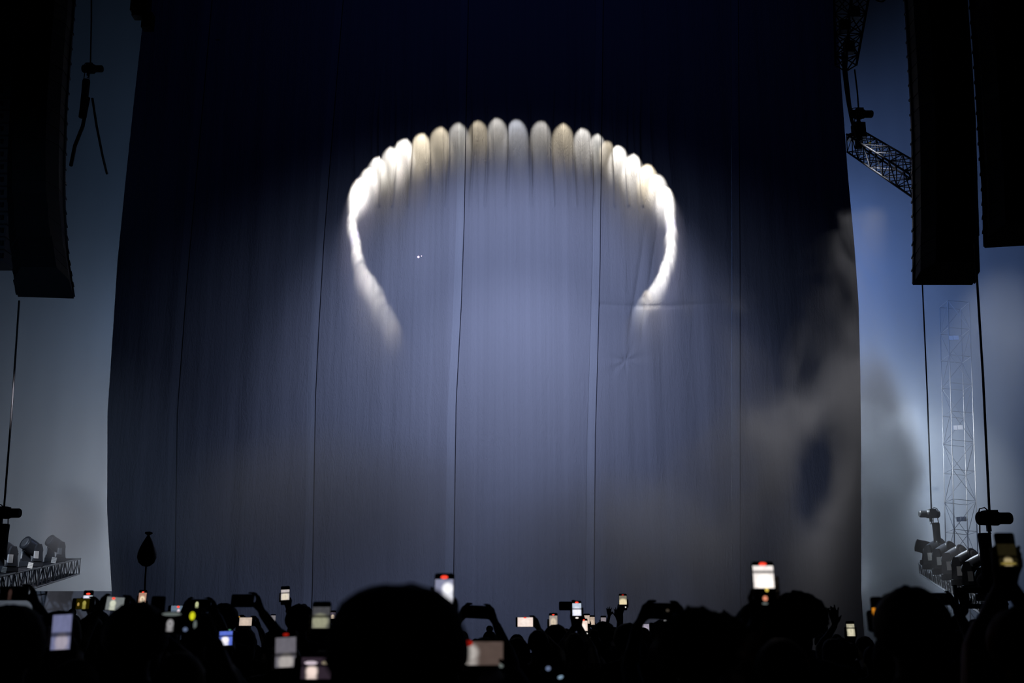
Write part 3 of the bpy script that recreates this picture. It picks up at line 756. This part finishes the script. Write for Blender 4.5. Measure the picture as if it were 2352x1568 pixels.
    n = len(me.polygons); cz = np.empty(n * 3); me.polygons.foreach_get('center', cz); cz = cz.reshape(-1, 3)
    zn = P(0, 0, 1.50).z; sk = cz[:, 2] > zn
    if len(used) : 
        idx = sk.astype(np.int32)
    else: idx = sk.astype(np.int32)
    me.polygons.foreach_set('material_index', idx); me.update()
    o = bpy.data.objects.new('person', me); COL.objects.link(o)
    tag(o, label, 'person', 'people in the standing crowd')
    global HAIR_N; HAIR_N += 1
    hm = hair_mesh(hair, P(0, 0, 1.643), k, HAIR_N) if yaw == 0 else hair_mesh(hair, P(0, 0, 1.643), k, HAIR_N)
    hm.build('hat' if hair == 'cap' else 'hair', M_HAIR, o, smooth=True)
    return o
rec = lambda g=None, z=.86, s=1.0, x=0.0: ('record_indicator', x, z, .010 * s, .0045 * s, g or G_RED)
WH = (1.0, .92, .86); CRM = (.95, .82, .62); LAV = (.86, .86, 1.0); PNK = (1.0, .85, .80)
# ------------------------------------------------------------------ the crowd, left to right
def duo(plabel, ph, slabel, pe, side=1, **kw):
    """one phone and the person who holds it"""
    i = phone(plabel, *ph[:3], **(ph[3] if len(ph) > 3 else {}))
    h = pe[3] if len(pe) > 3 else 'short'
    person(slabel, pe[0], pe[1], pe[2], h, phones=((i, side),), **kw)
person('large dark head at the left edge, below the raised dark phone', 34, 1375, 3.7, 'full')
duo('dark sideways phone at the left edge with a faint glow on its screen', (32, 1362, 6.1, dict(land=True, img=(-.45, .0), dis=screen_mat((.30, .16, .14), (0, 0, 0), .10, .4, .5, .3))),
    'person behind the leftmost head, hand wrapped over a dark phone', (85, 1400, 5.8))
duo('upright blurred phone at the left with a lavender screen and a white blob', (141, 1452, 4.1, dict(img=(-.78, .82), dis=screen_mat((.62, .56, .68), (.26, .28, .50), .55, .55, .22, .24, band=.43, asp=.7), roll=-3)),
    'person holding the lavender blurred phone at the lower left', (180, 1496, 3.75))
person('dark head behind the lavender phone', 140, 1394, 5.6, 'full')
duo('small upright phone with a pink-white picture and a bright red dot, far left', (201, 1379, 8.5, dict(img=(-.6, .50), dis=screen_mat(LAV, (.45, .55, .6), .9, .4, .6, .5), ui=(rec(z=.66, s=1.6),))),
    'person below the pink-white phone with the red dot', (222, 1396, 8.1))
duo('sideways phone with an olive-yellow picture and orange specks, far left', (191, 1386, 7.7, dict(land=True, img=(-.62, .55), dis=screen_mat((.42, .36, .08), (.02, .015, 0), .75, .62, .55, .24, asp=1.8, soft=.15), ui=(('zoom_button', -.42, -.1, .007, .012, glow('amber_ui', (.8, .5, .12), .5)),))),
    'person with a bracelet arm holding the olive-yellow phone', (212, 1404, 7.4), 1)
duo('sideways phone with a green-white picture and a red mark, beneath two hands', (264, 1386, 6.1, dict(land=True, roll=4, img=(-.62, .62), dis=screen_mat((.75, .78, .62), (.20, .22, .22), .8, .38, .5, .26, asp=1.5), ui=(('record_indicator', -.15, .72, .009, .006, G_RED),))),
    'person framing the green-white phone with both hands', (268, 1408, 5.75), 0)
duo('small upright phone left of the balloon stick with a tan picture of the ring', (327, 1374, 10.2, dict(img=(-.5, .66), dis=screen_mat((1, .82, .58), (.50, .28, .20), .8, .5, .35, .33, .6), ui=(rec(z=.74, s=1.2),))),
    'person hidden behind the wide capped head, holding the tan ring phone', (338, 1404, 9.8))
person('wide dark head with a cap brim, under the small tan phone', 320, 1371, 4.1, 'full')
duo('dark phone corner sticking out right of the wide capped head', (361, 1402, 6.0), 'person hidden behind the wide capped head, holding the dark phone', (352, 1410, 5.7), 1)
person('person holding the balloon stick in one raised hand', 322, 1432, 13.8, 'short', raise_=((342, 1433, 14.0, 1),))
duo('nearer sideways phone with a row of grey icons, a grey ring and a lime dot', (412, 1429, 3.9, dict(land=True, img=(-.62, .25), w_img=.80, dis=screen_mat((.42, .41, .42), (0, 0, 0), .75, .24, .42, .24, .6, asp=1.45, soft=.22),
        ui=(('icon_strip', -.38, .74, .034, .0055, G_DIM), ('mode_button', .56, .58, .009, .014, G_LIME), ('slider', .72, -.18, .0055, .014, G_DIM), ('thumbnail', .30, -.62, .008, .007, G_BLUE)))),
    'person holding the phone with the lime dot', (420, 1478, 3.55))
duo('sideways phone with a thin pink and teal picture above the grey icon phone', (410, 1402, 8.0, dict(land=True, dis=screen_mat((1, .85, .95), (.16, .22, .30), .8, .5, .45, .2, asp=2), img=(-.7, .7), ui=(('record_indicator', -.05, .7, .010, .008, G_RED),))),
    'person under the pink and teal phone', (402, 1392, 8.6), 1)
duo('sideways phone with a faint olive arc picture, between two raised hands', (455, 1390, 6.9, dict(land=True, img=(-.62, .62), dis=screen_mat((.62, .66, .36), (.0, .0, .0), .8, .42, .6, .22, .35, asp=2.1, soft=.2))),
    'person framing the olive arc phone with both hands', (455, 1402, 6.5), 0)
person('dark round head right of the olive arc phone', 516, 1379, 8.6, 'full')
duo('dark sideways phone gripped high by one hand, against the curtain', (556, 1379, 6.6, dict(land=True, yaw=-.35)),
    'person reaching a long bent arm up to the left with a dark phone', (640, 1432, 6.3), 1)
duo('sideways phone with a beige picture under the long bent arm', (566, 1427, 9.8, dict(land=True, img=(-.8, .6), dis=screen_mat((.85, .68, .55), (.72, .58, .48), .75, .45, .45, .3))),
    'person under the beige sideways phone', (572, 1446, 9.4), 1)
duo('small sideways phone with an orange picture beside the beige one', (542, 1423, 11.5, dict(land=True, dis=screen_mat((1, .55, .08), (.8, .38, .04), .8), img=(-.5, .5))),
    'person under the small orange phone', (538, 1442, 11.1), 1)
duo('upright phone with a vivid blue-violet picture and a white blob', (518, 1478, 6.0, dict(roll=-2, img=(-.10, .84), dis=screen_mat((1.0, .96, 1.0), (.10, .16, .62), 1.0, .45, .36, .26, asp=.9, band=.66), ui=(('shutter_button', .05, -.78, .011, .005, G_WHITE), ('status_dot', .5, .92, .007, .003, glow('green_ui', (.3, .8, .5), .4))))),
    'person holding the blue-violet phone low in the crowd', (528, 1516, 5.65))
duo('upright phone held high with a cream picture, left of the round-topped head', (655, 1367, 9.4, dict(roll=-3, img=(-.48, .62), dis=screen_mat((.88, .78, .62), (.62, .56, .55), .85, .5, .33, .34, .2, band=.68, asp=.8))),
    'person with the round-topped head lifting the cream phone', (691, 1381, 9.0, 'full'), 1)
duo('tiny grey-white phone left of the dark bushy head', (627, 1423, 16, dict(dis=screen_mat((.5, .46, .5), (.3, .28, .3), .6), img=(-.7, .8))), 'person under the tiny grey-white phone', (627, 1440, 15.6))
duo('upright phone with a dim grey and olive picture left of the biggest head', (737, 1426, 4.5, dict(img=(-.35, .72), dis=screen_mat((.50, .50, .34), (.10, .10, .11), .6, .45, .32, .34, band=.55, asp=.7))),
    'person holding the dim olive phone beside the biggest head', (748, 1476, 4.15))
duo('tiny phone with an orange-white spot against the left side of the biggest head', (764, 1416, 14, dict(dis=screen_mat((1, .8, .6), (.12, .1, .14), .8, .5, .35, .3), img=(-.3, .7))), 'person under the tiny orange-white phone', (760, 1432, 13.6))
duo('blurred upright phone with a dark red dot, lower left of the biggest head', (656, 1502, 3.85, dict(roll=-3, img=(-.55, .72), dis=screen_mat((.52, .48, .46), (.17, .16, .19), .75, .52, .18, .27, band=.42, asp=.75), ui=(rec(G_DRED, .84, 1.0),))),
    'person holding the blurred phone with the dark red dot', (672, 1560, 3.5))
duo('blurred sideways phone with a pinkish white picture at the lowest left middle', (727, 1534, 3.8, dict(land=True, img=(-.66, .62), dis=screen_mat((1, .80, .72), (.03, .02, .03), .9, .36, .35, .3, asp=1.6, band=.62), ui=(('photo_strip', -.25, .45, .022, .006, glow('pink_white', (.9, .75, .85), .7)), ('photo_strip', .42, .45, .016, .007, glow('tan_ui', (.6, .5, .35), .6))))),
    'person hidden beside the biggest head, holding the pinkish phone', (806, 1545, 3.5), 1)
person('biggest dark head in the middle of the foreground, with smooth full hair', 917, 1309, 2.08, 'wide')
duo('upright phone with a red dot and a white glow, right behind the biggest head', (1020, 1363, 4.25, dict(img=(-.5, .70), dis=screen_mat((1.0, 1.0, 1.05), (.24, .25, .36), 1.0, .70, .62, .24, asp=.8), ui=(rec(z=.80, s=1.4),))),
    'person behind the biggest head, holding the phone with the white glow', (980, 1385, 3.9))
duo('large blurred sideways phone, warm grey picture, lower right of the biggest head', (1101, 1500, 3.5, dict(land=True, img=(-.98, .95), dis=screen_mat((.50, .46, .43), (.10, .07, .06), .85, .25, .52, .40, asp=1.75), ui=(('record_indicator', -.45, .80, .014, .009, G_DRED), ('shutter_button', .88, -.95, .007, .007, G_DIM)))),
    'person low in the dark, holding the large blurred sideways phone', (1140, 1556, 3.15), 1)
duo('dark sideways phone held by crossed hands, right of the biggest head', (1097, 1405, 6.6, dict(land=True, roll=3)),
    'person holding a dark sideways phone above their head with both arms', (1112, 1452, 6.2), 0)
duo('sideways phone with a pinkish cream picture, left of the middle', (1207, 1428, 8.7, dict(land=True, img=(-.78, .74), dis=screen_mat((1, .86, .78), (.95, .78, .70), .95, .5, .5, .3), ui=(('record_indicator', -.05, .85, .012, .004, G_RED),))),
    'person beside the pinkish cream phone, hand on its right end', (1236, 1438, 8.4), 1)
duo('upright phone with a tan picture and orange dot, half behind a round head', (1271, 1428, 9.8, dict(img=(-.6, .70), dis=screen_mat((.80, .66, .50), (.42, .36, .32), .8, .5, .45, .34, .2), ui=(rec(z=.80, s=1.1),))),
    'person with a round head in front of the tan picture phone', (1276, 1428, 9.3, 'full'), 1)
duo('dark sideways phone behind the bright lavender one', (1304, 1391, 9.8, dict(land=True)), 'person hidden behind the bright lavender phone', (1300, 1436, 9.5), 1)
duo('bright lavender phone with a red dot, raised by two arms near the middle', (1325, 1402, 8.9, dict(img=(-.50, .74), dis=screen_mat((.95, .95, 1.1), (.52, .60, .72), 1.0, .5, .35, .33, asp=.7, band=.55), ui=(rec(z=.82, s=1.4), ('shutter_button', 0, -.72, .013, .006, G_WHITE)))),
    'person raising the bright lavender phone with two arms', (1320, 1446, 8.5), 0)
duo('bright pink-white phone below the lavender one, with a red dot', (1340, 1441, 9.6, dict(img=(-.34, .74), dis=screen_mat((1.05, .9, .82), (.9, .72, .62), 1.0, .5, .4, .3), ui=(rec(z=.82, s=1.4), ('shutter_button', 0, -.66, .008, .008, G_PINK), ('shutter_button', .8, -.62, .006, .006, G_WHITE)))),
    'person holding the bright pink-white phone', (1352, 1468, 9.2), 1)
for q in ((1348, 1423, 14, 'small peach phone just right of the lavender one', 'person under the small peach phone', (.95, .75, .62), .8),
          (1360, 1426, 15, 'smaller tan phone tilted beside the peach one', 'person under the smaller tan phone', (.9, .7, .55), .7),
          (1386, 1427, 15, 'dim mauve phone over a dark head near the middle', 'person under the dim mauve phone', (.55, .48, .52), .6)):
    duo(q[3], (q[0], q[1], q[2], dict(dis=screen_mat(q[5], tuple(c * .7 for c in q[5]), q[6]), img=(-.6, .7))), q[4], (q[0] + 4, q[1] + 14, q[2] - .4))
person('dark round head right of the small peach and tan phones', 1386, 1421, 10.6, 'full')
duo('small cream phone lifted on one long arm, right of the middle', (1431, 1382, 10.6, dict(img=(-.30, .74), dis=screen_mat((.95, .80, .50), (.22, .20, .15), .85, .5, .22, .42, asp=.7), ui=(rec(G_DRED, .84, 1.2), ('thumbnail', .6, -.62, .006, .006, G_WHITE)))),
    'person stretching one long arm to lift the small cream phone', (1476, 1434, 10.3), -1)
person('dark round head under the long raised arm', 1441, 1424, 8.4, 'full')
duo('small sideways phone with a pale violet picture', (1485, 1441, 11.5, dict(land=True, img=(-.75, .35), dis=screen_mat((.62, .55, .66), (.40, .36, .45), .8))), 'person under the pale violet phone', (1490, 1458, 11.1))
duo('large dark sideways phone in two hands, left of the bushy heads', (1524, 1403, 5.3, dict(land=True, roll=2, ui=(('painted_glint', .25, .1, .009, .007, glow('lens_glint', (.25, .2, .15), .15)),))),  # lens reflection painted as a faint glowing spot
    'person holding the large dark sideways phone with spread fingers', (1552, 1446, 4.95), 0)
duo('phone glowing white beneath the large dark sideways phone', (1534, 1430, 9.5, dict(img=(-.1, .7), dis=screen_mat((.9, .9, .92), (.3, .3, .32), .85, .5, .5, .5))), 'person under the white glow below the large dark phone', (1538, 1448, 9.2))
duo('sliver of a phone with a cream and red edge below the large dark phone', (1519, 1446, 9.0, dict(roll=-28, img=(-.3, .5), w_img=.35, dis=screen_mat((1, .9, .7), (.9, .3, .2), .9))), 'person under the cream and red sliver', (1512, 1462, 8.7))
person('bushy dark head right of the large dark sideways phone', 1592, 1374, 3.25, 'curly')
person('bushy dark head sloping down left of the brightest phone', 1645, 1390, 3.9, 'curly')
duo('brightest phone, cream-white picture with a red dot, held upright on the right', (1755, 1341, 3.8, dict(img=(-.17, .80), dis=screen_mat((1.5, 1.35, 1.2), (1.0, .92, .88), 1.0, .55, .22, .38, band=.72, asp=1.0, soft=.2),
        ui=(rec(z=.87, s=1.3), ('zoom_button', .2, -.25, .0055, .006, G_YEL), ('shutter_button', .0, -.62, .0085, .0085, G_PINK), ('mode_text', -.05, -.84, .010, .0035, G_DIM)))),
    'person holding up the brightest phone', (1790, 1446, 3.45), -1)
person('dark head directly behind the brightest phone, on its left', 1742, 1369, 5.0, 'full')
person('dark rounded head right of the brightest phone', 1827, 1344, 4.9, 'curly')
duo('tiny phone with a turquoise-pink picture, right of the rounded head', (1891, 1434, 13, dict(img=(-.25, .62), dis=screen_mat((1, .95, 1), (.35, .75, .75), .9), ui=(rec(z=.76, s=1.8), ('shutter_button', 0, -.6, .009, .009, G_WHITE)))), 'person under the tiny turquoise-pink phone', (1884, 1450, 12.6))
person('person raising one bare hand between two small phones on the right', 1930, 1456, 9.2, 'short', raise_=((1917, 1437, 9.4, -1),))
duo('upright phone with a cream-yellow split picture, right part of the crowd', (1954, 1446, 10, dict(img=(-.7, .66), dis=screen_mat((.78, .72, .52), (.45, .42, .30), .85, .5, .42, .36, .3, band=.66))),
    'person framing the cream-yellow phone', (1948, 1468, 9.6), 0)
person('bushy dark head at the right with an orange-lit phone peeking out on its left', 2085, 1334, 3.5, 'full')
duo('phone glowing deep orange at the left side of the bushy right head', (2026, 1417, 4.3, dict(img=(-.42, .45), dis=screen_mat((1.0, .42, .03), (.85, .30, .02), .95, .3, .3, .4), ui=(('zoom_button', .0, -.86, .007, .008, G_ORANGE),))),
    'person behind the bushy right head, holding the orange phone', (2052, 1426, 4.05))
duo('dark sideways phone right of the bushy right head', (2160, 1375, 6.9, dict(land=True)), 'person behind the bushy right head, lifting a dark sideways phone', (2140, 1402, 6.6), 1)
person('person lifting one open hand left of the tall raised arms', 2240, 1412, 7.6, 'short', raise_=((2216, 1402, 7.8, -1),))
duo('dim phone held highest at the far right, olive picture at its foot', (2313, 1270, 4.15, dict(img=(-.62, .45), dis=screen_mat((.50, .40, .20), (.015, .012, .005), .7, .5, .22, .20, band=.42, asp=.9), ui=(('caption_bar', 0, -.50, .030, .0055, glow('olive_bar', (.45, .34, .08), .45)),))),
    'person at the right edge raising the highest phone with both arms', (2336, 1381, 3.8, 'full'), 0)
duo('pair of faint bluish reflections of a phone low in the dark middle', (1276, 1545, 4.0, dict(roll=-20, ui=(('painted_reflection', -.5, .3, .009, .008, G_BLUE), ('painted_reflection', .3, -.25, .010, .006, glow('blue_white', (.4, .6, .8), .5))))),  # bluish reflections painted as two glowing spots
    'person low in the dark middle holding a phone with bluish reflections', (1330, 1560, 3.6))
person('faint far-off person raising both hands in the smoke', 1412, 1436, 19, 'short', raise_=((1399, 1416, 19.2, -1), (1417, 1418, 19.2, 1)))

# the rest of the crowd, black shapes nobody can tell apart: a few bodies, copied
fill = []
for j, (h, hr) in enumerate((('short', 1.70), ('full', 1.66), ('cap', 1.74), ('bun', 1.62), ('long', 1.64))):
    z = at(1176, 1400, 10).z
    py = 1400 + (1.75 - hr) / 10 * F_PX * .99
    fill.append((person('black silhouette of a concertgoer among the unlit crowd', 1176, py, 10, h), hr))
rf = random.Random(21)
slots = []
def skyline(px):
    xs = [0, 100, 250, 380, 480, 540, 600, 640, 720, 1060, 1100, 1290, 1400, 1480, 1560, 1700, 1870, 1990, 2160, 2230, 2352]
    ys = [1405, 1408, 1396, 1402, 1404, 1404, 1436, 1428, 1400, 1428, 1436, 1440, 1436, 1436, 1420, 1430, 1434, 1450, 1404, 1426, 1420]
    return float(np.interp(px, xs, ys))
for Yr, add, sp in ((12.5, 4, 66), (9.0, 18, 94)):
    px = -30 + rf.uniform(0, 40)
    while px < 2400:
        slots.append((px, skyline(px) + add + rf.uniform(0, 10), Yr + rf.uniform(-.9, .9))); px += sp * rf.uniform(.85, 1.1)
src_used = 0
for n_, (px, py, Y) in enumerate(slots):
    o, hr = fill[n_ % 5]
    p = at(px, py, Y)
    if n_ < 5: c = o
    else:
        c = o.copy(); COL.objects.link(c)
        for ch in o.children:
            d = ch.copy(); d.parent = c; COL.objects.link(d)
    q = p.z / hr
    c.scale = (q, q, q); c.location = (p.x - 0.0 - at(1176, 1400, 10).x * q, Y - 10 * q, 0)
    c['group'] = 'silhouettes of the unlit crowd'
# ------------------------------------------------------------------ smoke
def smoke_mat(name, dens, color, scale, thr, absorb=0.0):
    m = bpy.data.materials.new(name); m.use_nodes = True
    nt = m.node_tree; nt.nodes.remove(nt.nodes['Principled BSDF']); out = nt.nodes['Material Output']
    tc = nt.nodes.new('ShaderNodeTexCoord')
    ln = nt.nodes.new('ShaderNodeVectorMath'); ln.operation = 'LENGTH'; nt.links.new(tc.outputs['Object'], ln.inputs[0])
    fal = nt.nodes.new('ShaderNodeMapRange'); fal.interpolation_type = 'SMOOTHSTEP'
    fal.inputs['From Min'].default_value = 1.0; fal.inputs['From Max'].default_value = 0.15
    nt.links.new(ln.outputs['Value'], fal.inputs['Value'])
    geo = nt.nodes.new('ShaderNodeNewGeometry')
    nz = nt.nodes.new('ShaderNodeTexNoise'); nz.inputs['Scale'].default_value = scale; nz.inputs['Detail'].default_value = 3; nz.inputs['Roughness'].default_value = .5
    nt.links.new(geo.outputs['Position'], nz.inputs['Vector'])
    # noise eats into the falloff so the puff billows
    a_ = nt.nodes.new('ShaderNodeMath'); a_.operation = 'ADD'; nt.links.new(fal.outputs[0], a_.inputs[0]); nt.links.new(nz.outputs['Fac'], a_.inputs[1])
    b_ = nt.nodes.new('ShaderNodeMapRange'); b_.interpolation_type = 'SMOOTHSTEP'
    b_.inputs['From Min'].default_value = thr; b_.inputs['From Max'].default_value = thr + .45; b_.inputs['To Max'].default_value = dens
    nt.links.new(a_.outputs[0], b_.inputs['Value'])
    c_ = nt.nodes.new('ShaderNodeMath'); c_.operation = 'MULTIPLY'; nt.links.new(b_.outputs[0], c_.inputs[0]); nt.links.new(fal.outputs[0], c_.inputs[1])
    vp = nt.nodes.new('ShaderNodeVolumePrincipled'); vp.inputs['Color'].default_value = color + (1,)
    vp.inputs['Anisotropy'].default_value = 0.0
    nt.links.new(c_.outputs[0], vp.inputs['Density'])
    nt.links.new(vp.outputs[0], out.inputs['Volume'])
    return m
def puff(label, px, py, Y, rx, ry, rz, m_, roll=0.0):
    s_ = MB().ball((0, 0, 0), (1, 1, 1), None, 16, 11).build('smoke_plume', m_)
    s_.location = at(px, py, Y); s_.scale = (rx, ry, rz); s_.rotation_euler = (0, roll, 0)
    tag(s_, label, 'smoke', 'smoke plumes', 'stuff')
    return s_
def bank_mat():
    m = bpy.data.materials.new('rolling_smoke'); m.use_nodes = True
    nt = m.node_tree; nt.nodes.remove(nt.nodes['Principled BSDF']); out = nt.nodes['Material Output']
    geo = nt.nodes.new('ShaderNodeNewGeometry'); sp = nt.nodes.new('ShaderNodeSeparateXYZ'); nt.links.new(geo.outputs['Position'], sp.inputs[0])
    def ma(op, a, b_=0.0, c_=0.0):
        n = nt.nodes.new('ShaderNodeMath'); n.operation = op
        for i, v in enumerate((a, b_, c_)):
            if isinstance(v, (int, float)): n.inputs[i].default_value = v
            else: nt.links.new(v, n.inputs[i])
        return n.outputs[0]
    def sm(v, a, b_):
        n = nt.nodes.new('ShaderNodeMapRange'); n.interpolation_type = 'SMOOTHSTEP'
        n.inputs['From Min'].default_value = a; n.inputs['From Max'].default_value = b_; nt.links.new(v, n.inputs['Value']); return n.outputs[0]
    X, Z = sp.outputs['X'], sp.outputs['Z']
    nz = nt.nodes.new('ShaderNodeTexNoise'); nz.inputs['Scale'].default_value = .42; nz.inputs['Detail'].default_value = 4; nz.inputs['Roughness'].default_value = .52; nz.inputs['Distortion'].default_value = .5
    mp = nt.nodes.new('ShaderNodeMapping'); mp.inputs['Location'].default_value = (3.3, 0, 1.2); mp.inputs['Rotation'].default_value = (0, .35, 0); mp.inputs['Scale'].default_value = (1.1, 1, .75)
    nt.links.new(geo.outputs['Position'], mp.inputs['Vector']); nt.links.new(mp.outputs['Vector'], nz.inputs['Vector'])
    N = nz.outputs['Fac']
    # denser toward the right and the ground, thinning out along a slanting upper edge
    f = ma('ADD', ma('MULTIPLY', ma('SUBTRACT', X, 3.4), .17), ma('MULTIPLY', ma('SUBTRACT', 8.4, Z), .17))
    f = ma('SUBTRACT', f, ma('MULTIPLY', sm(X, 9.3, 11.2), 1.7))
    hx = ma('MULTIPLY', ma('SUBTRACT', ma('SUBTRACT', X, 7.7), ma('MULTIPLY', ma('SUBTRACT', Z, 5.0), .25)), 1.25); hz = ma('MULTIPLY', ma('SUBTRACT', Z, 5.1), .55)
    hole = sm(ma('SQRT', ma('ADD', ma('MULTIPLY', hx, hx), ma('MULTIPLY', hz, hz))), 1.1, .2)
    f = ma('SUBTRACT', f, ma('MULTIPLY', hole, 1.0))
    d = sm(ma('ADD', ma('MULTIPLY', N, 2.6), ma('MULTIPLY', f, .8)), 1.7, 2.8)
    vp = nt.nodes.new('ShaderNodeVolumePrincipled'); vp.inputs['Color'].default_value = (.72, .70, .72, 1)
    nt.links.new(ma('MULTIPLY', d, .85), vp.inputs['Density']); nt.links.new(vp.outputs[0], out.inputs['Volume'])
    return m
sb = MB().box((7.0, 27.4, 6.2), (9.4, 2.4, 11.4)).build('smoke_plume', bank_mat())
tag(sb, 'billowing grey smoke rising over the lower right of the curtain and past its edge', 'smoke', 'smoke plumes', 'stuff')
S1 = smoke_mat('stage_smoke', .8, (0.75, 0.74, 0.76), .55, .55)
S2 = smoke_mat('thin_stage_smoke', 0.60, (0.78, 0.78, 0.82), .35, .42)
puff('thin smoke across the lower middle of the curtain', 1430, 1260, 27.5, 4.8, 1.1, 2.6, S2)
puff('thin smoke across the lower left of the curtain', 760, 1180, 27.5, 5.6, 1.1, 3.0, S2)
puff('small smoke puff left of the curtain foot', 165, 1200, 27.5, 1.2, .9, 1.6, S1)

def haze_box(label, c_, size, dens, col):
    m = bpy.data.materials.new('haze_air'); m.use_nodes = True
    nt = m.node_tree; nt.nodes.remove(nt.nodes['Principled BSDF'])
    vs = nt.nodes.new('ShaderNodeVolumeScatter'); vs.inputs['Density'].default_value = dens; vs.inputs['Color'].default_value = col + (1,)
    nt.links.new(vs.outputs[0], nt.nodes['Material Output'].inputs['Volume'])
    tag(MB().box(c_, size).build('haze', m), label, 'haze', 'stage haze', 'stuff')
haze_box('blue haze filling the air right of the curtain', (17.5, 38.5, 9), (14, 13, 18), 0.035, (.9, .93, 1.0))
haze_box('grey haze filling the air left of the curtain', (-18.5, 38.5, 9), (14, 13, 18), 0.035, (.95, .95, 1.0))
